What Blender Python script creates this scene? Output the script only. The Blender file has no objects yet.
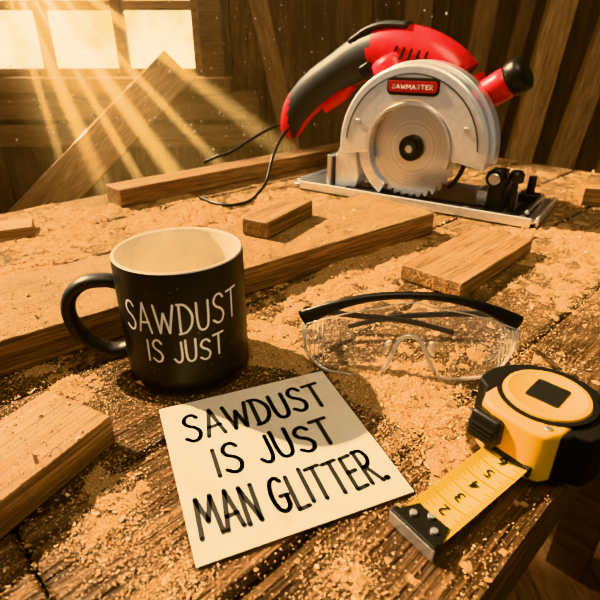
import bpy, bmesh, math, random
from mathutils import Vector, Matrix, noise
random.seed(7)
D=bpy.data; C=bpy.context
scene=C.scene
col=scene.collection
pi=math.pi

# ---------------------------------------------------------------- materials
def newmat(name):
    m=D.materials.new(name); m.use_nodes=True
    nt=m.node_tree; b=nt.nodes['Principled BSDF']
    return m,nt,b
def N(nt,t,**kw):
    n=nt.nodes.new(t)
    for k,v in kw.items():
        setattr(n,k,v)
    return n
def ramp(nt,stops,interp='LINEAR'):
    r=nt.nodes.new('ShaderNodeValToRGB'); cr=r.color_ramp; cr.interpolation=interp
    while len(cr.elements)<len(stops): cr.elements.new(.5)
    for e,(p,c) in zip(cr.elements,stops):
        e.position=p; e.color=(c[0],c[1],c[2],1) if not isinstance(c,(int,float)) else (c,c,c,1)
    return r
def math_(nt,op,a,b=None,clamp=False):
    n=nt.nodes.new('ShaderNodeMath'); n.operation=op; n.use_clamp=clamp
    for i,x in enumerate((a,b)):
        if x is None: continue
        if isinstance(x,(int,float)): n.inputs[i].default_value=x
        else: nt.links.new(x,n.inputs[i])
    return n.outputs[0]
def mix(nt,fac,a,b,blend='MIX'):
    n=nt.nodes.new('ShaderNodeMix'); n.data_type='RGBA'; n.blend_type=blend
    for i,x in ((0,fac),(6,a),(7,b)):
        if isinstance(x,(int,float)): n.inputs[i].default_value=x
        elif isinstance(x,tuple): n.inputs[i].default_value=(x[0],x[1],x[2],1)
        else: nt.links.new(x,n.inputs[i])
    return n.outputs[2]
DUSTC=(0.60,0.37,0.165)
def wood(name,cols,axis=0,dust=0.0,bump=.35,rough=.6,island=False,grad=None,dustscale=30,bdist=.004,grain=.75,ridges=0):
    m,nt,b=newmat(name); L=nt.links
    tc=N(nt,'ShaderNodeTexCoord')
    if island:
        g=N(nt,'ShaderNodeNewGeometry'); rnd=g.outputs['Random Per Island']
    else:
        g=N(nt,'ShaderNodeObjectInfo'); rnd=g.outputs['Random']
    off=math_(nt,'MULTIPLY',rnd,37.0)
    add=N(nt,'ShaderNodeVectorMath',operation='ADD'); L.new(tc.outputs['Object'],add.inputs[0]); L.new(off,add.inputs[1])
    def mp(lo,ac):
        p=N(nt,'ShaderNodeMapping'); s=[ac]*3; s[axis]=lo
        p.inputs['Scale'].default_value=s; L.new(add.outputs[0],p.inputs['Vector']); return p.outputs[0]
    n1=N(nt,'ShaderNodeTexNoise'); n1.inputs['Scale'].default_value=3; n1.inputs['Detail'].default_value=6
    n1.inputs['Roughness'].default_value=.62; n1.inputs['Distortion'].default_value=1.3
    L.new(mp(1.6,15),n1.inputs['Vector'])
    r1=ramp(nt,[(.28,cols[0]),(.5,cols[1]),(.72,cols[2])]); L.new(n1.outputs[0],r1.inputs[0])
    n2=N(nt,'ShaderNodeTexNoise'); n2.inputs['Scale'].default_value=3; n2.inputs['Detail'].default_value=4
    n2.inputs['Distortion'].default_value=.5
    L.new(mp(7,170),n2.inputs['Vector'])
    r2=ramp(nt,[(.35,.38),(.6,1.0)]); L.new(n2.outputs[0],r2.inputs[0])
    c=mix(nt,grain,r1.outputs[0],r2.outputs[0],'MULTIPLY')
    r3=ramp(nt,[(0,.6),(1,1.2)]); L.new(rnd,r3.inputs[0])
    c=mix(nt,1.0,c,r3.outputs[0],'MULTIPLY')
    h=math_(nt,'ADD',math_(nt,'MULTIPLY',n2.outputs[0],.6),n1.outputs[0])
    if ridges:
        n5=N(nt,'ShaderNodeTexNoise'); n5.inputs['Scale'].default_value=3; n5.inputs['Detail'].default_value=1; n5.inputs['Distortion'].default_value=.6
        L.new(mp(1.0,62),n5.inputs['Vector'])
        r5=ramp(nt,[(.42,.0),(.56,1.0)]); L.new(n5.outputs[0],r5.inputs[0])
        c=mix(nt,.55 if ridges>.3 else .3,c,r5.outputs[0],'MULTIPLY')
        h=math_(nt,'ADD',h,math_(nt,'MULTIPLY',r5.outputs[0],ridges))
    if dust>0:
        geo=N(nt,'ShaderNodeNewGeometry')
        sp=N(nt,'ShaderNodeSeparateXYZ'); L.new(geo.outputs['True Normal'],sp.inputs[0])
        up=math_(nt,'GREATER_THAN',sp.outputs[2],.6)
        n3=N(nt,'ShaderNodeTexNoise'); n3.inputs['Scale'].default_value=dustscale; n3.inputs['Detail'].default_value=10; n3.inputs['Roughness'].default_value=.78
        L.new(geo.outputs['Position'],n3.inputs['Vector'])
        n4=N(nt,'ShaderNodeTexNoise'); n4.inputs['Scale'].default_value=1100; n4.inputs['Detail'].default_value=2
        L.new(geo.outputs['Position'],n4.inputs['Vector'])
        if grad:
            sq=N(nt,'ShaderNodeSeparateXYZ'); L.new(geo.outputs['Position'],sq.inputs[0])
            mr=N(nt,'ShaderNodeMapRange'); L.new(sq.outputs[1],mr.inputs[0])
            mr.inputs[1].default_value=grad[0]; mr.inputs[2].default_value=grad[1]; mr.inputs[3].default_value=grad[2]; mr.inputs[4].default_value=grad[3]
            thr=mr.outputs[0]
        else: thr=.68-.35*dust
        v=math_(nt,'ADD',math_(nt,'MULTIPLY',n3.outputs[0],.7),math_(nt,'MULTIPLY',n4.outputs[0],.4))
        f=math_(nt,'MULTIPLY',math_(nt,'SUBTRACT',v,thr),6.0,True)
        f=math_(nt,'MULTIPLY',f,math_(nt,'MULTIPLY',up,.85))
        rd=ramp(nt,[(.3,(DUSTC[0]*.42,DUSTC[1]*.36,DUSTC[2]*.30)),(.68,(DUSTC[0]*1.25,DUSTC[1]*1.3,DUSTC[2]*1.45))]); L.new(n4.outputs[0],rd.inputs[0])
        c=mix(nt,f,c,rd.outputs[0])
        h=math_(nt,'ADD',h,math_(nt,'MULTIPLY',f,math_(nt,'ADD',n4.outputs[0],.5)))
    L.new(c,b.inputs['Base Color'])
    b.inputs['Roughness'].default_value=rough
    bp=N(nt,'ShaderNodeBump'); bp.inputs['Strength'].default_value=bump; bp.inputs['Distance'].default_value=bdist
    L.new(h,bp.inputs['Height']); L.new(bp.outputs[0],b.inputs['Normal'])
    return m
def plain(name,c,rough=.5,metal=0,bump=0,bscale=300,var=.12,coat=0,speck=None,spec=.5):
    m,nt,b=newmat(name); L=nt.links
    n=N(nt,'ShaderNodeTexNoise'); n.inputs['Scale'].default_value=bscale*.15; n.inputs['Detail'].default_value=5
    tc=N(nt,'ShaderNodeTexCoord'); L.new(tc.outputs['Object'],n.inputs['Vector'])
    r=ramp(nt,[(.3,tuple(x*(1-var) for x in c)),(.7,tuple(min(1,x*(1+var)) for x in c))]); L.new(n.outputs[0],r.inputs[0])
    cc=r.outputs[0]
    if speck:
        n3=N(nt,'ShaderNodeTexNoise'); n3.inputs['Scale'].default_value=650; n3.inputs['Detail'].default_value=2; L.new(tc.outputs['Object'],n3.inputs['Vector'])
        f=math_(nt,'MULTIPLY',math_(nt,'SUBTRACT',n3.outputs[0],speck),12.0,True)
        cc=mix(nt,f,cc,(.5,.33,.17))
    L.new(cc,b.inputs['Base Color']); b.inputs['Roughness'].default_value=rough; b.inputs['Metallic'].default_value=metal
    b.inputs['Coat Weight'].default_value=coat; b.inputs['Specular IOR Level'].default_value=spec
    if bump:
        n2=N(nt,'ShaderNodeTexNoise'); n2.inputs['Scale'].default_value=bscale; L.new(tc.outputs['Object'],n2.inputs['Vector'])
        bp=N(nt,'ShaderNodeBump'); bp.inputs['Strength'].default_value=bump; bp.inputs['Distance'].default_value=.001
        L.new(n2.outputs[0],bp.inputs['Height']); L.new(bp.outputs[0],b.inputs['Normal'])
    return m

M_table=wood('old_bench_wood',[(.05,.024,.010),(.20,.105,.046),(.36,.215,.108)],dust=.5,bump=1.0,rough=.42,grad=(.14,.60,.62,.37),bdist=.006,ridges=.5)
M_pine=wood('pine_wood',[(.36,.18,.075),(.58,.345,.155),(.72,.48,.24)],dust=.3,bump=.4,grain=1.0,ridges=.2)
M_pine_dusty=wood('pine_wood_dusty',[(.30,.15,.058),(.50,.29,.125),(.64,.41,.195)],dust=.72,bump=.7,grain=1.0,ridges=.25)
M_wall=wood('barn_wall_wood',[(.035,.015,.006),(.15,.072,.028),(.30,.155,.064)],axis=2,bump=.7,island=True,grain=1.0)
M_floor=wood('floor_wood',[(.03,.014,.006),(.08,.04,.018),(.14,.07,.032)],axis=1,bump=.4,island=True)
M_frame=wood('window_frame_wood',[(.14,.07,.028),(.32,.175,.072),(.48,.28,.13)],bump=.4,island=True)
M_lean=wood('leaning_board_wood',[(.34,.175,.07),(.58,.34,.15),(.76,.48,.24)],bump=.45,grain=1.0)
M_leand=wood('dark_board_wood',[(.12,.058,.022),(.29,.155,.062),(.44,.245,.105)],bump=.45,grain=1.0)
M_mug=plain('black_ceramic',(.015,.015,.017),.45,bump=.1,bscale=500,speck=.695,spec=.45)
M_mugin=plain('cream_ceramic',(.72,.64,.51),.45)
M_white=plain('white_paint',(.9,.88,.83),.6,var=.03)
M_ink=plain('black_ink',(.010,.010,.010),.6)
M_red=plain('red_plastic',(.54,.014,.012),.33,coat=.15)
M_dred=plain('dark_red_label',(.36,.012,.012),.4)
M_grey=plain('dark_grey_rubber',(.040,.042,.046),.5,bump=.1)
M_black=plain('black_plastic',(.012,.012,.012),.38,spec=.4)
M_alu=plain('cast_aluminium',(.76,.78,.80),.30,metal=.7,bump=.05,bscale=900,var=.06)
M_steel=plain('brushed_steel',(.66,.67,.68),.28,metal=.9)
M_yel=plain('yellow_plastic',(.84,.47,.003),.42,var=.05,speck=.76,spec=.3)
M_blade_y=plain('tape_yellow',(.78,.49,.012),.42,var=.15,spec=.3)
M_rub=plain('black_rubber',(.011,.011,.012),.62,bump=.2,spec=.25)
M_saw,nt,b=newmat('saw_blade_steel')
tc=N(nt,'ShaderNodeTexCoord'); gr=N(nt,'ShaderNodeTexNoise'); gr.inputs['Scale'].default_value=1; gr.inputs['Detail'].default_value=2
vm=N(nt,'ShaderNodeVectorMath',operation='LENGTH'); nt.links.new(tc.outputs['Object'],vm.inputs[0])
nt.links.new(math_(nt,'MULTIPLY',vm.outputs['Value'],900.0),gr.inputs['Vector'])
r=ramp(nt,[(.3,(.44,.45,.46)),(.7,(.80,.81,.82))]); nt.links.new(gr.outputs[0],r.inputs[0]); nt.links.new(r.outputs[0],b.inputs['Base Color'])
b.inputs['Metallic'].default_value=.7; b.inputs['Roughness'].default_value=.28; b.inputs['Anisotropic'].default_value=.7
M_paper,nt,b=newmat('aged_paper')
tc=N(nt,'ShaderNodeTexCoord'); n=N(nt,'ShaderNodeTexNoise'); n.inputs['Scale'].default_value=28; n.inputs['Detail'].default_value=8; n.inputs['Roughness'].default_value=.7
nt.links.new(tc.outputs['Object'],n.inputs['Vector'])
r=ramp(nt,[(.25,(.50,.37,.22)),(.42,(.71,.64,.51)),(.7,(.77,.72,.61))]); nt.links.new(n.outputs[0],r.inputs[0]); nt.links.new(r.outputs[0],b.inputs['Base Color']); b.inputs['Roughness'].default_value=.75
def dustmat(name,island):
    m,nt,b=newmat(name); L=nt.links
    geo=N(nt,'ShaderNodeNewGeometry')
    n=N(nt,'ShaderNodeTexNoise'); n.inputs['Scale'].default_value=1000; n.inputs['Detail'].default_value=3; L.new(geo.outputs['Position'],n.inputs['Vector'])
    if island: r=ramp(nt,[(.0,(.34,.18,.07)),(.5,(.62,.39,.18)),(1,(.90,.70,.44))])
    else: r=ramp(nt,[(.3,(.27,.145,.055)),(.5,(.54,.33,.145)),(.75,(.82,.60,.34))])
    L.new(geo.outputs['Random Per Island'] if island else n.outputs[0],r.inputs[0])
    L.new(r.outputs[0],b.inputs['Base Color']); b.inputs['Roughness'].default_value=.8
    if not island:
        bp=N(nt,'ShaderNodeBump'); bp.inputs['Strength'].default_value=1; bp.inputs['Distance'].default_value=.002
        L.new(n.outputs[0],bp.inputs['Height']); L.new(bp.outputs[0],b.inputs['Normal'])
    return m
M_dust=dustmat('sawdust_heap',False); M_chip=dustmat('sawdust_chips',True)
def clear(name,base,tint,milk):
    m=D.materials.new(name); m.use_nodes=True; nt=m.node_tree; nt.nodes.clear()
    o=N(nt,'ShaderNodeOutputMaterial'); t=N(nt,'ShaderNodeBsdfTransparent'); t.inputs[0].default_value=(*tint,1)
    g=N(nt,'ShaderNodeBsdfGlossy'); g.inputs[1].default_value=.05; g.inputs[0].default_value=(1,.98,.95,1)
    f=N(nt,'ShaderNodeLayerWeight'); f.inputs[0].default_value=.4
    s=math_(nt,'ADD',math_(nt,'MULTIPLY',f.outputs['Facing'],.5),base,True)
    mx=N(nt,'ShaderNodeMixShader'); nt.links.new(s,mx.inputs[0]); nt.links.new(t.outputs[0],mx.inputs[1]); nt.links.new(g.outputs[0],mx.inputs[2])
    tl=N(nt,'ShaderNodeBsdfTranslucent'); tl.inputs[0].default_value=(.95,.92,.86,1)
    df=N(nt,'ShaderNodeBsdfDiffuse'); df.inputs[0].default_value=(.95,.92,.86,1)
    ad=N(nt,'ShaderNodeMixShader'); ad.inputs[0].default_value=.5; nt.links.new(tl.outputs[0],ad.inputs[1]); nt.links.new(df.outputs[0],ad.inputs[2])
    m2=N(nt,'ShaderNodeMixShader'); m2.inputs[0].default_value=milk; nt.links.new(mx.outputs[0],m2.inputs[1]); nt.links.new(ad.outputs[0],m2.inputs[2])
    nt.links.new(m2.outputs[0],o.inputs[0])
    return m
M_lens=clear('clear_lens',.06,(.96,.95,.93),.06); M_edge=clear('clear_lens_edge',.3,(.9,.88,.84),.5)

# ---------------------------------------------------------------- geometry helpers
def addobj(name,verts,faces,mat=None,parent=None,loc=(0,0,0),rot=(0,0,0),smooth=False,bevel=0,seg=3):
    me=D.meshes.new(name); me.from_pydata([tuple(v) for v in verts],[],faces); me.update()
    bm=bmesh.new(); bm.from_mesh(me); bmesh.ops.recalc_face_normals(bm,faces=bm.faces); bm.to_mesh(me); bm.free()
    o=D.objects.new(name,me); col.objects.link(o)
    mats=mat if isinstance(mat,(list,tuple)) else [mat]
    for m_ in mats:
        if m_: me.materials.append(m_)
    o.location=loc; o.rotation_euler=rot
    if parent: o.parent=parent
    if bevel:
        md=o.modifiers.new('b','BEVEL'); md.width=bevel; md.segments=seg; md.limit_method='ANGLE'; md.angle_limit=.6
        smooth=True
    if smooth:
        for p in me.polygons: p.use_smooth=True
        if bevel:
            wn=o.modifiers.new('w','WEIGHTED_NORMAL')
    return o
def boxv(sx,sy,sz,c=(0,0,0)):
    v=[(c[0]+x*sx/2,c[1]+y*sy/2,c[2]+z*sz/2) for x in(-1,1) for y in(-1,1) for z in(-1,1)]
    f=[(0,1,3,2),(4,6,7,5),(0,4,5,1),(2,3,7,6),(0,2,6,4),(1,5,7,3)]
    return v,f
def box(name,size,loc,mat,rot=(0,0,0),parent=None,bevel=.0015):
    v,f=boxv(*size); return addobj(name,v,f,mat,parent,loc,rot,bevel=bevel)
def empty(name,loc=(0,0,0),rotz=0):
    e=D.objects.new(name,None); col.objects.link(e); e.location=loc; e.rotation_euler=(0,0,rotz); e.empty_display_size=.02
    return e
def lathe(name,prof,mat,parent=None,loc=(0,0,0),rot=(0,0,0),seg=64,smooth=True,bevel=0):
    v=[];f=[]
    k=len(prof)
    for i in range(seg):
        a=2*pi*i/seg
        for r_,z in prof: v.append((r_*math.cos(a),r_*math.sin(a),z))
    for i in range(seg):
        j=(i+1)%seg
        for q in range(k-1): f.append((i*k+q,j*k+q,j*k+q+1,i*k+q+1))
    o=addobj(name,v,f,mat,parent,loc,rot,smooth=smooth)
    bm=bmesh.new(); bm.from_mesh(o.data); bmesh.ops.remove_doubles(bm,verts=bm.verts,dist=1e-6)
    bmesh.ops.recalc_face_normals(bm,faces=bm.faces); bm.to_mesh(o.data); bm.free()
    if smooth:
        for p in o.data.polygons: p.use_smooth=True
        o.data.set_sharp_from_angle(angle=.7)
    return o
def cyl(name,r_,h,loc,mat,rot=(0,0,0),parent=None,seg=40,bev=None):
    b_=bev if bev is not None else min(r_,h)*.15
    return lathe(name,[(0,-h/2),(r_-b_,-h/2),(r_,-h/2+b_),(r_,h/2-b_),(r_-b_,h/2),(0,h/2)],mat,parent,loc,rot,seg)
def catmull(pts,n=8,closed=False):
    P=[Vector(p) for p in pts]; out=[]
    m_=len(P)
    rng=range(m_ if closed else m_-1)
    for i in rng:
        p0=P[(i-1)%m_] if (closed or i>0) else P[0]*2-P[1]
        p1=P[i]; p2=P[(i+1)%m_]
        p3=P[(i+2)%m_] if (closed or i<m_-2) else P[-1]*2-P[-2]
        for k in range(n):
            t=k/n
            out.append(.5*((2*p1)+(p2-p0)*t+(2*p0-5*p1+4*p2-p3)*t*t+(3*p1-p0-3*p2+p3)*t**3))
    if not closed: out.append(P[-1].copy())
    return out
def sweep(name,pts,rad,mat,parent=None,loc=(0,0,0),rot=(0,0,0),up=Vector((0,0,1)),seg=14,matfn=None):
    n=len(pts); v=[];f=[]
    for i,p in enumerate(pts):
        t=(pts[min(i+1,n-1)]-pts[max(i-1,0)]).normalized()
        s=t.cross(up)
        if s.length<1e-4: s=Vector((1,0,0))
        s.normalize(); u_=s.cross(t).normalized()
        ru,rs=rad[i] if isinstance(rad,list) else rad
        for k in range(seg):
            a=2*pi*k/seg; v.append(p+u_*ru*math.sin(a)+s*rs*math.cos(a))
    for i in range(n-1):
        for k in range(seg):
            k2=(k+1)%seg; f.append((i*seg+k,i*seg+k2,(i+1)*seg+k2,(i+1)*seg+k))
    f.append(tuple(range(seg))); f.append(tuple((n-1)*seg+k for k in range(seg)))
    o=addobj(name,v,f,mat,parent,loc,rot,smooth=True)
    if matfn:
        for p in o.data.polygons: p.material_index=matfn(p.center,p.normal)
    return o
def prism(name,outline,y0,y1,mat,parent=None,loc=(0,0,0),rot=(0,0,0),bevel=.002,plane='XZ',seg=3):
    n=len(outline); v=[]
    for y in(y0,y1):
        for a,b_ in outline: v.append((a,y,b_) if plane=='XZ' else (a,b_,y))
    f=[tuple(range(n)),tuple(range(2*n-1,n-1,-1))]+[(i,(i+1)%n,n+(i+1)%n,n+i) for i in range(n)]
    return addobj(name,v,f,mat,parent,loc,rot,bevel=bevel,seg=seg)
def rrect(w,h,r_,n=6,cx=0,cy=0):
    o=[]
    for sx,sy,a0 in((1,1,0),(-1,1,pi/2),(-1,-1,pi),(1,-1,1.5*pi)):
        for k in range(n+1):
            a=a0+pi/2*k/n; o.append((cx+sx*(w/2-r_)+r_*math.cos(a),cy+sy*(h/2-r_)+r_*math.sin(a)))
    return o

# ---------------------------------------------------------------- hand lettering
GL={
'S':(.6,[('c',[(.57,.84),(.42,.98),(.2,.95),(.08,.77),(.18,.6),(.42,.47),(.56,.28),(.47,.06),(.25,.0),(.02,.13)])]),
'A':(.62,[('l',[(0,0),(.3,1),(.62,0)]),('l',[(.1,.33),(.54,.36)])]),
'W':(.86,[('l',[(0,1),(.22,0),(.43,.72),(.64,0),(.88,1)])]),
'D':(.6,[('l',[(.08,.98),(.06,0)]),('c',[(.0,.98),(.34,.93),(.6,.62),(.56,.28),(.32,.05),(.0,.0)])]),
'U':(.56,[('c',[(.03,1),(.03,.4),(.1,.08),(.29,0),(.47,.1),(.54,.4),(.56,1)])]),
'T':(.6,[('l',[(0,.96),(.62,1)]),('l',[(.32,.98),(.29,0)])]),
'I':(.1,[('l',[(.06,1),(.04,0)])]),
'J':(.42,[('c',[(.42,1),(.42,.3),(.34,.05),(.17,0),(.0,.16)])]),
'M':(.78,[('l',[(0,0),(.1,1),(.39,.35),(.68,1),(.8,0)])]),
'N':(.54,[('l',[(.02,0),(.05,1),(.5,.02),(.54,1)])]),
'G':(.62,[('c',[(.58,.86),(.4,1),(.15,.88),(.03,.5),(.12,.12),(.36,0),(.58,.12),(.61,.42)]),('l',[(.36,.43),(.66,.43)])]),
'L':(.46,[('l',[(.05,1),(.03,0),(.48,.03)])]),
'E':(.5,[('l',[(.5,1),(.06,.97),(.04,0),(.52,.03)]),('l',[(.05,.5),(.42,.53)])]),
'R':(.55,[('l',[(.05,0),(.05,1)]),('c',[(.0,.98),(.36,.97),(.5,.75),(.36,.54),(.06,.48)]),('l',[(.2,.48),(.56,0)])]),
'.':(.08,[('l',[(.02,.02),(.05,.03)])]),
' ':(.22,[]),
}
def lettering(name,lines,mapf,hw,mat,parent,dz=0):
    v=[];f=[]
    rr=random.Random(3)
    def addpt(x,y): v.append(mapf(x,y)); return len(v)-1
    for text,x0,x1,yb,h,slope in lines:
        gap=.2; W=sum(GL[c][0] for c in text)+gap*(len(text)-1); sc=(x1-x0)/W; cx=x0
        for ch in text:
            w,strokes=GL[ch]; jy=rr.uniform(-.05,.05)*h; hh=h*rr.uniform(.94,1.06)
            for kind,pts in strokes:
                P=[Vector((cx+a*sc,yb+jy+b_*hh+slope*(cx+a*sc-x0),0)) for a,b_ in pts]
                if kind=='c': P=catmull(P,8)
                Q=[P[0]]
                for a,b_ in zip(P,P[1:]):
                    m_=max(1,int((b_-a).length/.0015))
                    for k in range(1,m_+1): Q.append(a.lerp(b_,k/m_))
                for a,b_ in zip(Q,Q[1:]):
                    d=(b_-a)
                    if d.length<1e-7: continue
                    n_=Vector((-d.y,d.x,0)).normalized()*hw
                    f.append(tuple(addpt(p.x,p.y) for p in(a-n_,b_-n_,b_+n_,a+n_)))
                for p in (Q if kind=='c' else [P[0]]+P[1:]):
                    f.append(tuple(addpt(p.x+hw*math.cos(2*pi*k/10),p.y+hw*math.sin(2*pi*k/10)) for k in range(10)))
                if ch=='.':
                    f.append(tuple(addpt(P[0].x+hw*1.5*math.cos(2*pi*k/10),P[0].y+hw*1.5*math.sin(2*pi*k/10)) for k in range(10)))
            cx+=(w+gap)*sc
    me=D.meshes.new(name); me.from_pydata([tuple(q) for q in v],[],f); me.materials.append(mat)
    o=D.objects.new(name,me); col.objects.link(o); o.parent=parent; return o

# ---------------------------------------------------------------- table frame (s,n) <-> world
TA=math.radians(44); CS,SN=math.cos(TA),math.sin(TA)
def sn2w(s,n): return (s*CS-n*SN, s*SN+n*CS)
def w2sn(x,y): return (x*CS+y*SN, -x*SN+y*CS)
bench=empty('workbench',(0,0,0),TA)
bounds=[.0415,.125,.238,.352,.466,.58,.70,.845]
TH=.045
joints={0:[-.6,1.13],1:[-.6,.0167,1.13],2:[-.6,.0167,.75,1.13],3:[-.6,.48,1.13],4:[-.6,.1,.82,1.13],5:[-.6,.4,1.13],6:[-.6,.7,1.13]}
k=0
for i in range(7):
    js=joints[i]
    for a,b_ in zip(js,js[1:]):
        k+=1
        n0,n1=bounds[i],bounds[i+1]
        L_=b_-a-.0015; w_=n1-n0-.004
        box('plank_%d'%k,(L_,w_,TH),((a+b_)/2,(n0+n1)/2,-TH/2+random.uniform(-.0012,0)),M_table,parent=bench,bevel=.0035)
for i,(s,n) in enumerate([(-.5,.12),(-.5,.76),(1.03,.12),(1.03,.76)]):
    box('leg_%d'%(i+1),(.08,.08,.9-TH),(s,n,-TH-(.9-TH)/2),M_floor,parent=bench)
for i,n in enumerate([.12,.76]):
    box('apron_%d'%(i+1),(1.45,.03,.09),(.265,n,-TH-.045),M_floor,parent=bench)
box('crossrail_1',(.03,.6,.09),(-.5,.44,-TH-.045),M_floor,parent=bench)
box('crossrail_2',(.03,.6,.09),(1.03,.44,-TH-.045),M_floor,parent=bench)

# ---------------------------------------------------------------- lumber on bench
surf=[]
def lumber(name,corner,ang,length,width,thick,mat,z=0,side=1,dens=1,flip=1):
    a=math.radians(ang); d=Vector((math.cos(a),math.sin(a))); n_=Vector((-d.y,d.x))*side
    c=Vector(corner)+d*length/2*flip+n_*width/2
    o=box(name,(length,width,thick),(c.x,c.y,z+thick/2+.0004),mat,rot=(0,0,a),bevel=.0018)
    surf.append((c.x,c.y,a,length,width,z+thick,dens)); return o
a=math.radians(38.7); fx,fy=.178-.62*math.cos(a),.640-.62*math.sin(a)
lumber('lumber_beam',(fx-.12*math.cos(a),fy-.12*math.sin(a)),38.7,.74,.125,.03,M_pine_dusty,dens=1.8)
lumber('wood_block',(-.036,.535),60,.105,.036,.02,M_pine,z=.0305,dens=.1)
lumber('wood_board',(.160,.445),46,.175,.072,.018,M_pine,dens=.15)
sx,sy=sn2w(.33,.742); lumber('wood_board',(sx,sy),44,.62,.05,.028,M_pine,dens=.3)
lumber('wood_block',(-.117,.244),63,.17,.058,.022,M_pine,dens=1.2,flip=-1)
lumber('wood_block',(.445,.775),-15,.11,.05,.028,M_pine,dens=.1)
lumber('wood_offcut',(-.352,.63),205,.12,.045,.014,M_pine,dens=.4,side=-1)

# ---------------------------------------------------------------- mug
MX,MY=-.088,.337; R=.0465; MH=.0975
mug=empty('coffee_mug',(MX,MY,0))
lathe('body',[(0,.0012),(.036,.0012),(.0385,0.0),(.0405,.0006),(.0445,.004),(.0462,.009),(R,.014),(R,MH-.003),(.0461,MH-.001)],M_mug,mug,seg=96)
lathe('interior',[(.0461,MH-.001),(.0452,MH),(.0438,MH-.0004),(.0428,MH-.002),(.0424,.02),(.040,.009),(.034,.006),(0,.006)],M_mugin,mug,seg=96)
hd=Vector((math.cos(math.radians(188)),math.sin(math.radians(188)),0))
hp=[(.044,.073),(.054,.0755),(.069,.074),(.081,.063),(.0835,.047),(.077,.030),(.063,.0185),(.053,.0165),(.044,.0185)]
hp=[hd*r_+Vector((0,0,z)) for r_,z in hp]
def ringsweep(name,pts,ri,rw,side,mat,parent):
    n=len(pts); v=[];f=[];seg=18
    for i,p in enumerate(pts):
        t=(pts[min(i+1,n-1)]-pts[max(i-1,0)]).normalized(); u_=side.cross(t).normalized()
        for k in range(seg):
            a=2*pi*k/seg; v.append(p+u_*ri*math.sin(a)+side*rw*math.cos(a))
    for i in range(n-1):
        for k in range(seg): f.append((i*seg+k,i*seg+(k+1)%seg,(i+1)*seg+(k+1)%seg,(i+1)*seg+k))
    return addobj(name,v,f,mat,parent,smooth=True)
ringsweep('handle',catmull(hp,7),.0050,.0075,Vector((-hd.y,hd.x,0)),M_mug,mug)
th0=math.atan2(-MY,-MX)
def mugmap(x,y):
    t=th0+x/(R+.0002); return ((R+.0002)*math.cos(t),(R+.0002)*math.sin(t),y)
lettering('painted_words',[('SAWDUST',-.046,.040,.053,.022,.02),('IS JUST',-.030,.025,.030,.017,.0)],mugmap,.00085,M_white,mug)

# ---------------------------------------------------------------- card
card=empty('note_card',(-.0166,.2391,.0016),math.radians(22))
W_,H_=.124,.127
nx,ny=16,16; v=[];f=[]
for zz in(0,-.0008):
    for j in range(ny+1):
        for i in range(nx+1):
            v.append((-W_/2+W_*i/nx,-H_/2+H_*j/ny,zz))
K=(nx+1)*(ny+1)
for j in range(ny):
    for i in range(nx):
        q=j*(nx+1)+i; f.append((q,q+1,q+nx+2,q+nx+1)); f.append((K+q,K+q+nx+1,K+q+nx+2,K+q+1))
for i in range(nx):
    f.append((i,K+i,K+i+1,i+1)); q=ny*(nx+1)+i; f.append((q,q+1,K+q+1,K+q))
for j in range(ny):
    q=j*(nx+1); f.append((q,q+nx+1,K+q+nx+1,K+q)); q+=nx; f.append((q,K+q,K+q+nx+1,q+nx+1))
addobj('paper',v,f,M_paper,card)
lettering('handwriting',[('SAWDUST',-.050,.050,.024,.026,.0),('IS JUST',-.038,.040,-.012,.024,.0),('MAN GLITTER.',-.056,.054,-.050,.0255,.0)],
          lambda x,y:(x,y,.00025),.00145,M_ink,card)

# ---------------------------------------------------------------- safety goggles
gog=empty('safety_glasses',(.084,.311,.0),math.radians(-3))
GW=.083
def gy(u,z): return .016*abs(u)**3+ .45*z
def gtop(u): return .058-.025*abs(u)**2.4
def gbot(u):
    au=abs(u+.02)
    nt_=.029*math.exp(-(au/.19)**3) if au<.6 else 0
    sd=.013*max(0,(au-.72)/.28)**2
    return .0012+nt_+sd
def gp(u,t):
    z=gbot(u)+(gtop(u)-gbot(u))*t
    k_=1-.02*(1-t)*abs(u)
    return Vector((GW*u*k_,gy(u,z)+.004*math.sin(pi*t)*-1,z))
v=[];f=[];NU,NV=96,10
for i in range(NU+1):
    u=-1+2*i/NU
    for j in range(NV+1): v.append(gp(u,j/NV))
for i in range(NU):
    for j in range(NV): q=i*(NV+1)+j; f.append((q,q+NV+1,q+NV+2,q+1))
addobj('lens',v,f,M_lens,gog,smooth=True)
low=[gp(-1+2*i/NU,0) for i in range(NU+1)]
lo=[gp(-1,1-j/8) for j in range(8)]+low+[gp(1,(j+1)/8) for j in range(8)]
sweep('lens_edge',lo,(.0013,.0013),M_edge,gog,seg=8)
fl=[gp(-.97+1.94*i/60,.88)+Vector((0,-.0008,0)) for i in range(61)]
sweep('upper_flange',fl,(.0006,.0006),M_edge,gog,seg=8)
nb=[gp(-.02+.24*(-1+2*i/24),0)+Vector((0,-.001,.0012)) for i in range(25)]
sweep('nose_bridge',nb,(.0016,.0018),M_edge,gog,seg=10)
brow=[gp(-1+2*i/60,1)+Vector((0,.0005,.0008)) for i in range(61)]
rad=[(.0030+.0046*abs(-1+2*i/60)**3,.0034) for i in range(61)]
sweep('brow_bar',brow,rad,M_black,gog,seg=12)
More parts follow.
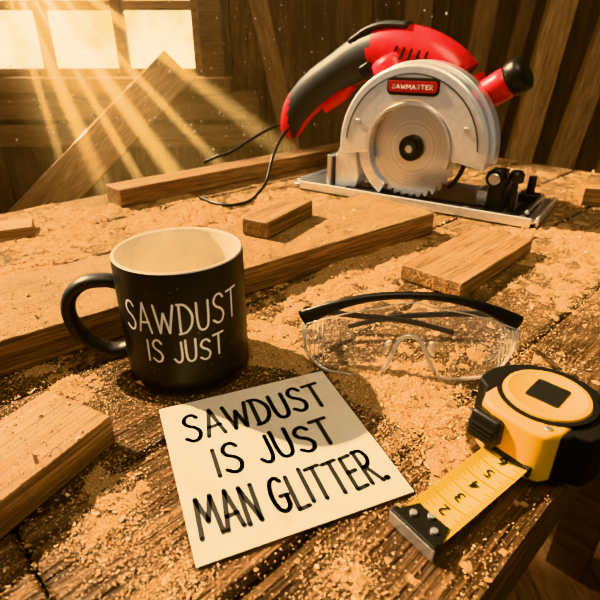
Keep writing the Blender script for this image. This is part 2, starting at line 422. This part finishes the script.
for sgn,nm in((-1,'left'),(1,'right')):
    p=gp(sgn,.95)
    vs=[];fs=[]
    for i in range(9):
        for j in range(5):
            q=gp(sgn,j/4); vs.append(q+Vector((-sgn*.0008*(i%2)-sgn*.003*i/8,.0034*i,.0012*i*(1-j/4)-.0014*i*(j/4))))
    for i in range(8):
        for j in range(4): q=i*5+j; fs.append((q,q+5,q+6,q+1))
    addobj('side_shield_'+nm,vs,fs,M_lens,gog)
    for i in range(5):
        u=sgn*(.82+.04*i); rib=[gp(u,t/8*.8+.04)+Vector((0,-.0006,0)) for t in range(9)]
        sweep('shield_rib_%s_%d'%(nm,i),rib,(.0004,.0004),M_edge,gog,seg=6)
    e=.003*sgn
    hp_=[p,p+Vector((sgn*.001,.012,-.002)),p+Vector((0,.026,-.004)),p+Vector((-sgn*.006,.033,-.007)),p+Vector((-sgn*.04,.038+e,-.012)),p+Vector((-sgn*.09,.040+e,-.018)),p+Vector((-sgn*.128,.036+e,-.026))]
    pts=catmull(hp_,6)
    n_=len(pts)
    sweep('temple_'+nm,pts,[(.0036-.0012*i/n_,.0014) for i in range(n_)],M_black,gog,seg=10)
for sgn in(-1,1):
    q=gp(-.02+sgn*.19,0.12)
    sweep('nose_pad_%s'%('l' if sgn<0 else 'r'),[q+Vector((0,.001,.012)),q+Vector((sgn*.001,.005,.004)),q+Vector((sgn*.003,.006,-.002))],[(.0015,.002),(.002,.003),(.0012,.002)],M_edge,gog,seg=8)

# ---------------------------------------------------------------- tape measure
tape=empty('tape_measure',(.147,.242,0),math.radians(216))
def dshape(r_,fx_,fw,rc=.008,n=30):
    o=[]
    a0=math.radians(72)
    for k in range(n+1):
        a=a0+(2*pi-2*a0)*k/n; o.append((r_*math.cos(a),r_*math.sin(a)))
    for k in range(7):
        a=-pi/2+pi/2*k/6; o.append((fx_-rc+rc*math.cos(a),-fw+rc+rc*math.sin(a)))
    for k in range(7):
        a=pi/2*k/6; o.append((fx_-rc+rc*math.cos(a),fw-rc+rc*math.sin(a)))
    return o
prism('rubber_shell',dshape(.0385,.024,.0285),.001,.0365,M_rub,tape,plane='XY',bevel=.006,seg=4)
fr=[(.002,.0205),(.008,.0245),(.022,.0245),(.030,.021),(.0335,.012),(.0335,-.012),(.030,-.021),(.022,-.0245),(.008,-.0245),(.002,-.0205)]
prism('yellow_nose',fr,.0025,.0378,M_yel,tape,plane='XY',bevel=.003,seg=4)
lathe('yellow_face',[(0,.030),(.0255,.030),(.0255,.0375),(.0245,.0395),(.022,.040),(.021,.0392),(.0,.0392)],M_yel,tape,loc=(-.003,0,0),seg=64)
lathe('face_groove',[(.0257,.034),(.0285,.034),(.0285,.0388),(.0257,.0388),(.0257,.034)],M_rub,tape,loc=(-.003,0,0),seg=64)
prism('label',rrect(.022,.020,.002),.0390,.0398,M_ink,tape,loc=(-.004,0,0),rot=(0,0,math.radians(8)),plane='XY',bevel=.0003)
box('lock_button',(.012,.020,.018),(.0345,-.0125,.0245),M_black,parent=tape,bevel=.003,rot=(0,math.radians(-12),0))
for i in range(4): box('lock_rib_%d'%i,(.0015,.016,.0015),(.0407+.0006*i,-.0125,.018+.0035*i),M_rub,parent=tape,bevel=.0004)
box('mouth',(.004,.029,.007),(.0325,.003,.010),M_ink,parent=tape,bevel=.001)
cyl('screw_1',.0022,.001,(.024,.017,.0381),M_steel,parent=tape)
for i in range(9):
    a=math.radians(110+i*17.5); box('grip_rib_%d'%i,(.0015,.004,.022),(.0384*math.cos(a),.0384*math.sin(a),.0175),M_rub,parent=tape,rot=(0,0,a),bevel=.0005)
BW=.0265; X0,X1=.030,.113
def bz(x):
    t=(x-X0)/(X1-X0); return .0105-.007*t**.8 if t>0 else .0105
def bladeP(x,y,dz=0): return (x,y+.003,bz(x)+.0022*(2*y/BW)**2+dz)
v=[];f=[];NX,NY=30,8
for layer in(0,-.0004):
    for i in range(NX+1):
        for j in range(NY+1): v.append(bladeP(X0+(X1-X0)*i/NX,-BW/2+BW*j/NY,layer))
for l in(0,1):
    K=l*(NX+1)*(NY+1)
    for i in range(NX):
        for j in range(NY): q=K+i*(NY+1)+j; f.append((q,q+NY+1,q+NY+2,q+1))
addobj('tape_blade',v,f,M_blade_y,tape,smooth=True)
v=[];f=[]
def tick(x,y0,y1,w):
    m_=4
    for k in range(m_):
        ya=y0+(y1-y0)*k/m_; yb=y0+(y1-y0)*(k+1)/m_
        q=len(v); v.extend([bladeP(x-w,ya,.0002),bladeP(x+w,ya,.0002),bladeP(x+w,yb,.0002),bladeP(x-w,yb,.0002)]); f.append((q,q+1,q+2,q+3))
s_=0
x=X1-.004
while x>X0+.001:
    ln=.0045
    if s_%2==0: ln=.006
    if s_%8==0: ln=BW*.98
    elif s_%4==0: ln=.0085
    tick(x,-BW/2+.0005,-BW/2+ln,.00026 if s_%8 else .00034)
    if s_%8: tick(x,BW/2-.0005,BW/2-ln*.75,.00026)
    x-=.0016; s_+=1
addobj('tape_ticks',v,f,M_ink,tape)
for i in range(6):
    cu=D.curves.new('tape_number_%d'%(i+1),'FONT'); cu.body=str(i+1); cu.size=.010; cu.offset=.00015; cu.align_x='CENTER'; cu.align_y='CENTER'
    o=D.objects.new('tape_number_%d'%(i+1),cu); col.objects.link(o); cu.materials.append(M_ink); o.parent=tape
    xx=X1-.004-.0128*(i+.6); p_=bladeP(xx,.0,.0007); o.location=p_; o.rotation_euler=(0,0,math.radians(-90))
hx=X1
prism('hook_plate',[(hx-.016,-.010),(hx-.004,-.0145),(hx+.001,-.0145),(hx+.001,.0145),(hx-.004,.0145),(hx-.016,.010)],.0062,.0074,M_black,tape,loc=(0,.003,0),plane='XY',bevel=.0004)
box('hook_lip',(.0015,.030,.0085),(hx+.001,.003,.0045),M_steel,parent=tape,bevel=.0005)
box('hook_bar',(.005,.030,.0035),(hx-.001,.003,.0085),M_black,parent=tape,bevel=.001)
for i,(a,b_) in enumerate([(-.006,-.007),(-.006,.007),(-.012,0)]): cyl('hook_rivet_%d'%i,.0020,.0016,(hx+a-.002,.003+b_,.0080),M_steel,parent=tape,seg=20)

# ---------------------------------------------------------------- circular saw
saw=empty('circular_saw',(.197,.829,0),math.radians(-34.5))
BY=-.042; BZ=.086
pl=[(-.205,-.068),(-.185,-.072),(.192,-.072),(.202,-.06),(.202,.06),(.187,.07),(-.185,.07),(-.205,.055)]
prism('base_plate',pl,.006,.010,M_steel,saw,plane='XY',bevel=.001)
box('base_lip_front',(.385,.004,.014),(.002,-.071,.0085),M_alu,parent=saw)
box('base_lip_back',(.37,.004,.014),(0,.070,.0085),M_alu,parent=saw)
box('base_lip_right',(.004,.13,.014),(.201,0,.0085),M_alu,parent=saw)
box('base_lip_left',(.004,.12,.014),(-.203,0,.0085),M_alu,parent=saw)
box('blade_slot',(.24,.020,.002),(0.01,BY,.0105),M_ink,parent=saw,bevel=.0003)
box('fence_slot',(.012,.09,.002),(.168,0,.0107),M_ink,parent=saw,bevel=.0003)
NT=36
out=[]
for i in range(NT):
    a=2*pi*i/NT; da=2*pi/NT
    out+= [((.0690)*math.cos(a),(.0690)*math.sin(a)),(.0780*math.cos(a+da*.15),.0780*math.sin(a+da*.15)),(.0768*math.cos(a+da*.4),.0768*math.sin(a+da*.4)),(.0725*math.cos(a+da*.75),.0725*math.sin(a+da*.75))]
bl=prism('saw_blade',out,-.0011,.0011,M_saw,saw,loc=(0,BY,BZ),bevel=0)
for p in bl.data.polygons: p.use_smooth=False
cyl('arbor_flange',.019,.007,(0,BY-.005,BZ),M_black,rot=(pi/2,0,0),parent=saw)
cyl('arbor_bolt',.0065,.008,(0,BY-.011,BZ),M_steel,rot=(pi/2,0,0),parent=saw,seg=6)
cyl('arbor_washer',.011,.003,(0,BY-.0095,BZ),M_grey,rot=(pi/2,0,0),parent=saw)
def annulus(r0,r1,a0,a1,n=40,ext0=0,ext1=0):
    o=[(r1*math.cos(math.radians(a0+(a1-a0)*k/n)),BZ+r1*math.sin(math.radians(a0+(a1-a0)*k/n))) for k in range(n+1)]
    i_=[(r0*math.cos(math.radians(a1+(a0-a1)*k/n)),BZ+r0*math.sin(math.radians(a1+(a0-a1)*k/n))) for k in range(n+1)]
    return o+i_
prism('upper_guard',annulus(.066,.119,-9,189),BY-.020,BY+.030,M_alu,saw,bevel=.009,seg=5)
prism('guard_rim',annulus(.108,.1225,-7,187),BY+.006,BY+.034,M_alu,saw,bevel=.002)
prism('guard_groove',annulus(.1045,.1062,4,176),BY-.0212,BY-.0185,M_grey,saw,bevel=.0003)
prism('guard_inner_ring',annulus(.0635,.0675,-20,200),BY-.021,BY-.004,M_steel,saw,bevel=.001)
prism('guard_back',annulus(.02,.118,-3,183),BY+.022,BY+.034,M_grey,saw,bevel=.001)
prism('lower_guard',annulus(.070,.088,186,238),BY-.010,BY+.012,M_alu,saw,bevel=.003)
prism('lower_guard_right',annulus(.080,.086,-42,-6,20),BY+.004,BY+.014,M_black,saw,bevel=.002)
prism('rear_bracket',[(-.135,.008),(-.095,.008),(-.088,.03),(-.098,.085),(-.122,.085),(-.135,.06)],BY-.004,BY+.03,M_alu,saw,bevel=.003)
box('rear_post',(.007,.05,.055),(-.142,-.03,.035),M_steel,parent=saw)
for i,zz in enumerate([22,158]):
    t=math.radians(zz); cyl('guard_screw_%d'%i,.0042,.003,(.0925*math.cos(t),BY-.0205,BZ+.0925*math.sin(t)),M_steel,rot=(pi/2,0,0),parent=saw,seg=16)
prism('badge_border',rrect(.080,.024,.008),BY-.0215,BY-.018,M_ink,saw,loc=(0,0,.174),bevel=.0006)
prism('badge',rrect(.075,.015,.005),BY-.0228,BY-.019,M_dred,saw,loc=(0,0,.174),bevel=.0005)
lettering('badge_letters',[('SAWMASTER',-.031,.031,.1712,.0055,0)],lambda x,y:(x,BY-.0231,y),.0006,M_white,saw)
lathe('motor_housing',[(0,0),(.060,0),(.063,.004),(.063,.05),(.058,.06),(.056,.085),(.050,.098),(.03,.104),(0,.105)],M_red,saw,loc=(.0,BY+.034,.115),rot=(-pi/2,0,0),seg=48)
lathe('motor_cap',[(.04,.06),(.059,.0605),(.0592,.082),(.052,.1),(.03,.107),(0,.108)],M_black,saw,loc=(.0,BY+.034,.115),rot=(-pi/2,0,0),seg=48)
for i in range(8):
    a=2*pi*i/8; box('vent_%d'%i,(.012,.02,.003),(.06*math.cos(a),BY+.075,.115+.06*math.sin(a)),M_ink,parent=saw,rot=(0,-a+pi/2,0),bevel=.0005)
HY=.03
mid=[(-.283,.066,.014),(-.279,.086,.024),(-.262,.120,.031),(-.225,.155,.033),(-.176,.186,.033),(-.122,.212,.037),(-.068,.217,.041),(-.012,.200,.045),(.03,.165,.048),(.045,.12,.045)]
pp=catmull([(a,HY,b_) for a,b_,c_ in mid],6)
rr_=catmull([(c_,0,0) for a,b_,c_ in mid],6)
rd=[(r_.x,r_.x*.78) for r_ in rr_]
rd[0]=(.008,.008)
def hm(c,n):
    if -.272<c.x<-.110 and n.z*.7-n.x*.75>-.88: return 1
    return 0
sweep('handle_body',pp,rd,[M_red,M_grey],saw,up=Vector((-.6,0,.8)),seg=28,matfn=hm)
rdg=catmull([(-.150,HY-.006,.232),(-.120,HY-.006,.249),(-.09,HY-.006,.256),(-.05,HY-.006,.254)],6)
sweep('shoulder_ridge',rdg,(.006,.016),M_grey,saw,up=Vector((-.3,0,.95)))
sweep('trigger',catmull([(-.205,HY,.126),(-.19,HY,.134),(-.165,HY,.150),(-.15,HY,.168)],5),(.010,.009),M_red,saw,up=Vector((-.6,0,.8)))
box('vent_panel',(.022,.03,.022),(-.108,HY-.022,.190),M_black,parent=saw,rot=(0,math.radians(-30),0),bevel=.004)
for i in range(5):
    box('housing_vent_%d'%i,(.003,.004,.020),(-.060+.013*i,HY-.0335-.0012*i,.217-.002*i),M_black,parent=saw,rot=(0,math.radians(20),0),bevel=.001)
sweep('housing_bridge',catmull([(-.075,.01,.205),(-.05,.0,.16),(-.03,0.0,.12)],5),(.03,.025),M_red,saw,up=Vector((1,0,0)))
kd=Vector((.060,0,.040)).normalized()
kr=[(0,.013),(.005,.018),(.02,.0215),(.045,.0225),(.062,.0215)]
kb=Vector((.066,.015,.150))
sweep('front_knob',[kb+kd*a for a,_ in kr],[(b_,b_) for _,b_ in kr],M_red,saw,up=Vector((0,1,0)),seg=24)
kr=[(.056,.022),(.060,.0245),(.072,.0255),(.080,.0235),(.084,.016)]
sweep('front_knob_cap',[kb+kd*a for a,_ in kr],[(b_,b_) for _,b_ in kr],M_black,saw,up=Vector((0,1,0)),seg=24)
q=[(math.cos(math.radians(t))*.045,math.sin(math.radians(t))*.045) for t in range(0,181,12)]
prism('bevel_quadrant',[(-.0,0)]+[(a,b_) for a,b_ in q],-.003,.003,M_black,saw,loc=(.145,.0,.010),rot=(0,0,pi/2),bevel=.001)
box('quadrant_post',(.022,.024,.06),(.133,-.03,.038),M_black,parent=saw,bevel=.003)
cyl('bevel_knob',.014,.014,(.133,-.046,.058),M_black,rot=(pi/2,0,0),parent=saw,seg=10)
cyl('bevel_knob_cap',.008,.006,(.133,-.055,.058),M_steel,rot=(pi/2,0,0),parent=saw,seg=20)
cyl('guide_post',.0045,.05,(.158,-.035,.034),M_black,parent=saw,seg=16)
lathe('guide_knob',[(0,0),(.009,0),(.0105,.003),(.0105,.012),(.007,.016),(0,.017)],M_black,saw,loc=(.158,-.035,.053),seg=24)
box('fence_clamp',(.03,.022,.014),(.168,.035,.017),M_black,parent=saw,bevel=.003)
cyl('fence_wing',.006,.026,(.168,.035,.036),M_black,parent=saw,seg=16)
box('pivot_block',(.024,.05,.022),(.115,.0,.021),M_steel,parent=saw,bevel=.003)
cyl('cross_rod',.003,.11,(.184,0,.018),M_steel,rot=(pi/2,0,0),parent=saw,seg=16)
for i,xx in enumerate((.10,.18)): cyl('plate_screw_%d'%i,.005,.003,(xx,-.058,.0115),M_steel,parent=saw,seg=16)
cordE=empty('power_cord',(0,0,0))
cd=[(-.015,1.02,.092),(-.05,1.030,.085),(-.10,1.02,.060),(-.138,1.0,.040),(-.16,1.0,.034),(-.19,1.01,.02)]
sweep('cord_upper',catmull([Vector(p) for p in cd],8),(.003,.003),M_black,cordE,seg=10)
cd2=[(-.010,1.010,.088),(-.03,.985,.078),(-.048,.93,.05),(-.060,.885,.012),(-.070,.84,.0045),(-.082,.785,.0045),(-.108,.762,.0045),(-.135,.775,.0045),(-.165,.81,.0045)]
sweep('cord_lower',catmull([Vector(p) for p in cd2],8),(.0026,.0026),M_black,cordE,seg=10)

# ---------------------------------------------------------------- sawdust
piles=[(.087,.262,.035,1.25),(.052,.305,.03,1.0),(-.015,.352,.03,.8),(-.100,.182,.018,.7),(-.112,.215,.014,.5),(.022,.158,.014,.4),(0,.43,.06,.7),(.28,.47,.05,.6),(.087,.56,.06,.8),
(-.293,.50,.06,1.1),(-.15,.72,.09,.9),(.36,.60,.08,.6),(-.06,.40,.03,.6),(.02,.68,.05,.8),(-.02,.80,.06,.7),(.1,.385,.04,.5),(-.36,.66,.08,.8),(-.06,.155,.018,.4),(.10,.31,.03,.6),(.18,.36,.03,.5),(.2,.33,.02,.5),(-.165,.30,.03,.6),
(-.21,.325,.025,.7),(-.12,.385,.025,.7),(.05,.52,.03,.7),(.12,.585,.03,.7),(-.04,.35,.02,.6)]
def onbox(x,y,b,m=0):
    cx,cy,a,L_,W2,z,d=b
    dx,dy=x-cx,y-cy; p=dx*math.cos(a)+dy*math.sin(a); q=-dx*math.sin(a)+dy*math.cos(a)
    return abs(p)<L_/2+m and abs(q)<W2/2+m
cardb=(-.0166,.2391,math.radians(22),W_,H_,0,0)
def mask(x,y):
    s=0
    for a,b_,r_,w in piles:
        d=((x-a)**2+(y-b_)**2)/(r_*r_)
        if d<9: s+=w*math.exp(-d)
    return s
def blocked(x,y):
    if onbox(x,y,cardb,.0015): return True
    if (x-MX)**2+(y-MY)**2<.047**2: return True
    dx,dy=x-.147,y-.242
    if dx*dx+dy*dy<.0395**2: return True
    c,s=math.cos(math.radians(216)),math.sin(math.radians(216)); p=dx*c+dy*s; q=-dx*s+dy*c
    if 0<p<.118 and abs(q-.003)<.016: return True
    dx,dy=x-.197,y-.829; c,s=math.cos(math.radians(-34.5)),math.sin(math.radians(-34.5)); p=dx*c+dy*s; q=-dx*s+dy*c
    if abs(p)<.206 and abs(q)<.074: return True
    return False
def dheight(x,y):
    m=mask(x,y)
    far=min(1,max(0,(y-.25)/.4))
    n1=noise.fractal(Vector((x*14,y*14,3.1)),1,2,4); n2=noise.fractal(Vector((x*70,y*70,7.7)),.8,2,4)
    n3=noise.noise(Vector((x*260,y*260,2.2)))
    h=.0066*m*(.75+.5*n1)-.0028+.0014*far+.0018*n1+.0024*n2+.0013*n3
    nn_=w2sn(x,y)[1]
    for bb in bounds[1:-1]:
        d=abs(nn_-bb)
        if d<.005: h-=.0016*(1-d/.005)
    if h>-.0008: h+=.0006*noise.noise(Vector((x*520,y*520,1)))+.0008*noise.noise(Vector((x*900,y*900,5)))
    return h
st=.0019; s0,s1,n0,n1=-.12,1.12,.045,.84
ns=int((s1-s0)/st); nn=int((n1-n0)/st)
V=[];F=[];idx={}
hh={}
for i in range(ns+1):
    for j in range(nn+1):
        s=s0+i*st; n_=n0+j*st; x,y=sn2w(s,n_)
        if y<.10 or abs(x)>.64*y+.16 : continue
        h=dheight(x,y)
        if blocked(x,y) or any(b_[5]<.045 and b_[5]!=.0505 and onbox(x,y,b_,-.003) for b_ in surf): h=-.002
        hh[(i,j)]=(x,y,h)
for (i,j),(x,y,h) in hh.items():
    if all((a in hh) for a in((i+1,j),(i,j+1),(i+1,j+1))):
        if max(h,hh[(i+1,j)][2],hh[(i,j+1)][2],hh[(i+1,j+1)][2])>.0001:
            fc=[]
            for a in((i,j),(i+1,j),(i+1,j+1),(i,j+1)):
                if a not in idx:
                    idx[a]=len(V); V.append((hh[a][0],hh[a][1],max(-.0015,hh[a][2])))
                fc.append(idx[a])
            F.append(tuple(fc))
me=D.meshes.new('sawdust_pile'); me.from_pydata(V,[],F); me.materials.append(M_dust)
for p in me.polygons: p.use_smooth=True
pile=D.objects.new('sawdust_pile',me); col.objects.link(pile)
V=[];F=[]
rg=random.Random(11)
def chip(x,y,z,sz):
    a=rg.uniform(0,2*pi); l=sz*rg.uniform(.6,1.6); w=sz*rg.uniform(.35,.9); tx=rg.gauss(0,.4); ty=rg.gauss(0,.4)
    dx=Vector((math.cos(a),math.sin(a),tx))*l/2; dy=Vector((-math.sin(a),math.cos(a),ty))*w/2; c=Vector((x,y,z+abs(tx)*l/2+abs(ty)*w/2+.0001))
    q=len(V); V.extend([c-dx-dy,c+dx-dy*.7,c+dx*.8+dy,c-dx+dy*.9]); F.append((q,q+1,q+2,q+3))
cnt=0;tries=0
while cnt<190000 and tries<900000:
    tries+=1
    y=.12+.95*rg.random()**1.8; x=rg.uniform(-1,1)*(.62*y+.1)
    s,n_=w2sn(x,y)
    if n_<.045 or n_>.84 or s>1.12: continue
    hit=None
    for b_ in surf:
        if onbox(x,y,b_,-.001) and (hit is None or b_[5]>hit[5]): hit=b_
    nz=.5+.9*noise.noise(Vector((x*22,y*22,9)))
    if hit:
        if rg.random()>hit[6]*.45*max(.1,nz): continue
        z=hit[5]
    else:
        if blocked(x,y): continue
        far=min(1,max(0,(y-.2)/.35))
        if rg.random()>(.13+.4*far)*max(.2,nz)+mask(x,y)*.8: continue
        z=max(0,dheight(x,y))
    r_=rg.random(); fs_=1+.5*min(1,max(0,(y-.4)/.4))
    chip(x,y,z,fs_*(rg.uniform(.0003,.0009) if r_<.93 else (rg.uniform(.0009,.0017) if r_<.992 else rg.uniform(.0017,.003)))); cnt+=1
me=D.meshes.new('sawdust_chips'); me.from_pydata([tuple(q) for q in V],[],F); me.materials.append(M_chip)
o=D.objects.new('sawdust_chips',me); col.objects.link(o); o.parent=pile

# ---------------------------------------------------------------- room shell
FZ=-.9; WY=2.0; WT=1.7
wx0,wx1,wz0,wz1=-1.80,-.345,.115,1.4
v=[];f=[]
def addb(sx,sy,sz,c):
    a,b_=boxv(sx,sy,sz,c); q=len(v); v.extend(a); f.extend([tuple(k_+q for k_ in t) for t in b_])
x=-2.3
while x<2.4:
    w=random.uniform(.10,.16); xc=x+w/2; d=random.uniform(0,.016)
    if xc+w/2>wx0 and xc-w/2<wx1:
        if xc-w/2<wx0 or xc+w/2>wx1:
            if xc-w/2<wx0: w=max(.02,wx0-x);
            else:
                w2=x+w-wx1
                addb(w2-.006,.03,WT-FZ,(wx1+w2/2,WY+.02+d,(WT+FZ)/2))
                ww=wx1-x
                addb(ww-.006,.03,wz0-FZ,(x+ww/2,WY+.02+d,(wz0+FZ)/2)); addb(ww-.006,.03,WT-wz1,(x+ww/2,WY+.02+d,(WT+wz1)/2))
                x=x+w; continue
            addb(w-.006,.03,WT-FZ,(x+w/2,WY+.02+d,(WT+FZ)/2)); x=x+w; continue
        addb(w-.006,.03,wz0-FZ,(xc,WY+.02+d,(wz0+FZ)/2)); addb(w-.006,.03,WT-wz1,(xc,WY+.02+d,(WT+wz1)/2))
    else: addb(w-.006,.03,WT-FZ,(xc,WY+.02+d,(WT+FZ)/2))
    x+=w
addb((2.4-wx1),.02,WT-FZ,((2.4+wx1)/2,WY+.06,(WT+FZ)/2))
addb(wx0+2.3,.02,WT-FZ,((wx0-2.3)/2,WY+.06,(WT+FZ)/2))
addb(wx1-wx0,.02,wz0-FZ,((wx0+wx1)/2,WY+.06,(wz0+FZ)/2))
addb(wx1-wx0,.02,WT-wz1,((wx0+wx1)/2,WY+.06,(WT+wz1)/2))
addobj('wall_back',v,f,M_wall)
v=[];f=[]
x=-2.3
while x<2.4:
    addb(.147,3.3,.03,(x+.075,.4,FZ-.015)); x+=.15
fo=addobj('floor',v,f,M_floor)
win=empty('window_1',(0,0,0))
v=[];f=[]
addb(wx1-wx0+.2,.12,.05,((wx0+wx1)/2,WY-.03,wz0-.015))
addb(wx1-wx0+.2,.05,.08,((wx0+wx1)/2,WY-.01,wz1+.04))
for xx in(wx0-.035,wx1+.035): addb(.08,.06,wz1-wz0+.02,(xx,WY-.01,(wz0+wz1)/2))
addobj('frame',v,f,M_frame,win,bevel=.004)
v=[];f=[]
for xx in(-.905,-.635,-1.19,-1.47): addb(.036,.04,wz1-wz0,(xx,WY+.005,(wz0+wz1)/2))
for zz in(.350,.7,1.05): addb(wx1-wx0,.036,.030,((wx0+wx1)/2,WY+.008,zz))
for xx in(wx0+.015,wx1-.015): addb(.036,.045,wz1-wz0,(xx,WY+.005,(wz0+wz1)/2))
addb(wx1-wx0,.045,.035,((wx0+wx1)/2,WY+.005,wz0+.02))
addobj('muntins',v,f,M_frame,win,bevel=.003)
v=[];f=[]; addb(2.1,.04,.10,(-1.2,WY-.02,.03)); addb(2.1,.03,.08,(-1.2,WY-.015,-.08))
addobj('trim_1',v,f,M_frame,None,bevel=.004)

def plankbetween(name,p0,p1,w,t,mat):
    p0=Vector(p0);p1=Vector(p1); d=(p1-p0); L_=d.length; X=d.normalized()
    nrm=Vector((0,-1,0)); nrm=(nrm-X*nrm.dot(X)).normalized(); Y=nrm.cross(X)
    o=box(name,(L_,w,t),(0,0,0),mat,bevel=.002)
    M=Matrix((X,Y,nrm)).transposed().to_4x4(); M.translation=(p0+p1)/2; o.matrix_world=M; return o
plankbetween('leaning_board',(-1.44,1.0,-.86),(-.415,1.88,.165),.125,.03,M_lean)
plankbetween('leaning_board',(.66,1.70,-.88),(.925,1.94,.9),.09,.03,M_lean)
plankbetween('leaning_board',(.715,1.60,-.88),(1.12,1.90,.9),.08,.03,M_lean)
plankbetween('leaning_board',(.90,1.62,-.88),(1.36,1.92,.95),.11,.03,M_lean)
plankbetween('leaning_board',(.50,1.75,-.88),(.66,1.96,.9),.07,.03,M_leand)
plankbetween('leaning_board',(.36,1.75,-.88),(.40,1.96,.95),.09,.03,M_leand)
plankbetween('leaning_board',(.56,1.73,-.88),(.83,1.97,.95),.05,.02,M_leand)
plankbetween('leaning_board',(.15,1.80,-.88),(-.24,1.95,.8),.06,.03,M_leand)

# dusty sunlit air in the back of the workshop
v,f=boxv(3.6,.50,2.3,(-.45,1.69,.27))
haze=addobj('dusty_air',v,f,None)
m=D.materials.new('dusty_air_volume'); m.use_nodes=True; nt=m.node_tree; nt.nodes.clear()
o_=N(nt,'ShaderNodeOutputMaterial'); vs=N(nt,'ShaderNodeVolumeScatter'); vs.inputs['Color'].default_value=(1,.8,.5,1); vs.inputs['Density'].default_value=.20; vs.inputs['Anisotropy'].default_value=.3
nt.links.new(vs.outputs[0],o_.inputs['Volume']); haze.data.materials.append(m)
V=[];F=[]
for i in range(420):
    x=rg.uniform(-.66,.26); y=rg.uniform(.98,1.40); z=rg.uniform(.02,.42); q=len(V); s_=rg.choice([.0010,.0013,.0016,.0026])
    V+= [(x+s_,y,z),(x-s_*.5,y+s_*.8,z),(x-s_*.5,y-s_*.8,z),(x,y,z+s_*1.2),(x,y,z-s_*1.2)]
    F+= [(q,q+1,q+3),(q+1,q+2,q+3),(q+2,q,q+3),(q+1,q,q+4),(q+2,q+1,q+4),(q,q+2,q+4)]
addobj('dust_motes',V,F,M_white,haze)

# ---------------------------------------------------------------- lights
az,el=math.radians(62),math.radians(40)
sd=Vector((-math.sin(az)*math.cos(el),math.cos(az)*math.cos(el),math.sin(el)))
s=D.lights.new('sun','SUN'); s.energy=14; s.color=(1,.77,.49); s.angle=math.radians(1.3)
so=D.objects.new('sun',s); col.objects.link(so); so.rotation_euler=sd.to_track_quat('Z','Y').to_euler(); so.location=sd*5
src=Vector((-1.0,1.96,.60))
tg=[((-.70,1.54,-.30),3.0,6500),((-.57,1.53,-.29),4.6,8500),((-.43,1.51,-.26),2.6,12500),((-.30,1.49,-.23),4.4,10500),((-.16,1.48,-.17),2.6,11500),((.0,1.48,-.08),4.0,7000)]
for i,(t,ang,pw) in enumerate(tg):
    t=Vector(t)
    l=D.lights.new('added_beam_spot','SPOT'); l.energy=pw; l.color=(1,.74,.38); l.spot_size=math.radians(ang); l.spot_blend=1.0; l.shadow_soft_size=.004  # narrow spot added by the window to draw a beam in the haze
    o=D.objects.new('added_beam_spot',l); col.objects.link(o); o.location=src; o.rotation_euler=(src-t).to_track_quat('Z','Y').to_euler()
t=Vector((-.38,1.50,-.22))
l=D.lights.new('added_beam_spot','SPOT'); l.energy=420; l.color=(1,.74,.40); l.spot_size=math.radians(46); l.spot_blend=1.0; l.shadow_soft_size=.02  # wide, faint spot added around the narrow beams
o=D.objects.new('added_beam_spot',l); col.objects.link(o); o.location=src; o.rotation_euler=(src-t).to_track_quat('Z','Y').to_euler()
w=D.worlds.new('world'); scene.world=w; w.use_nodes=True; nt=w.node_tree
bg=nt.nodes['Background']
tc=N(nt,'ShaderNodeTexCoord'); sp=N(nt,'ShaderNodeSeparateXYZ'); nt.links.new(tc.outputs['Generated'],sp.inputs[0])
mr=N(nt,'ShaderNodeMapRange'); nt.links.new(sp.outputs[1],mr.inputs[0]); mr.inputs[1].default_value=.6; mr.inputs[2].default_value=.88
nz=N(nt,'ShaderNodeTexNoise'); nz.inputs['Scale'].default_value=14; nz.inputs['Detail'].default_value=4; nt.links.new(tc.outputs['Generated'],nz.inputs['Vector'])
rw=ramp(nt,[(.38,(2.2,1.6,.7)),(.6,(4.4,3.5,2.1))]); nt.links.new(nz.outputs[0],rw.inputs[0])
c=mix(nt,mr.outputs[0],(.34,.295,.24),rw.outputs[0]); nt.links.new(c,bg.inputs[0]); bg.inputs[1].default_value=1.0
l=D.lights.new('added_fill_light','AREA'); l.energy=11; l.size=.5; l.color=(1,.78,.52)  # unseen area light added as fill, aimed at the back wall
lo_=D.objects.new('added_fill_light',l); col.objects.link(lo_); lo_.location=(.1,.2,1.3); lo_.rotation_euler=(Vector((.1,.2,1.3))-Vector((.35,1.9,.1))).to_track_quat('Z','Y').to_euler()

# ---------------------------------------------------------------- camera
cam=D.cameras.new('camera'); co=D.objects.new('camera',cam); col.objects.link(co); scene.camera=co
cam.sensor_width=36; cam.lens=30; co.location=(0,0,.227); co.rotation_euler=(math.radians(63),0,0)
cam.clip_start=.01
cam.dof.use_dof=True; cam.dof.focus_distance=.42; cam.dof.aperture_fstop=13
scene.view_settings.view_transform='Khronos PBR Neutral'
scene.view_settings.look='None'
scene.view_settings.exposure=0.12
scene.view_settings.gamma=.86
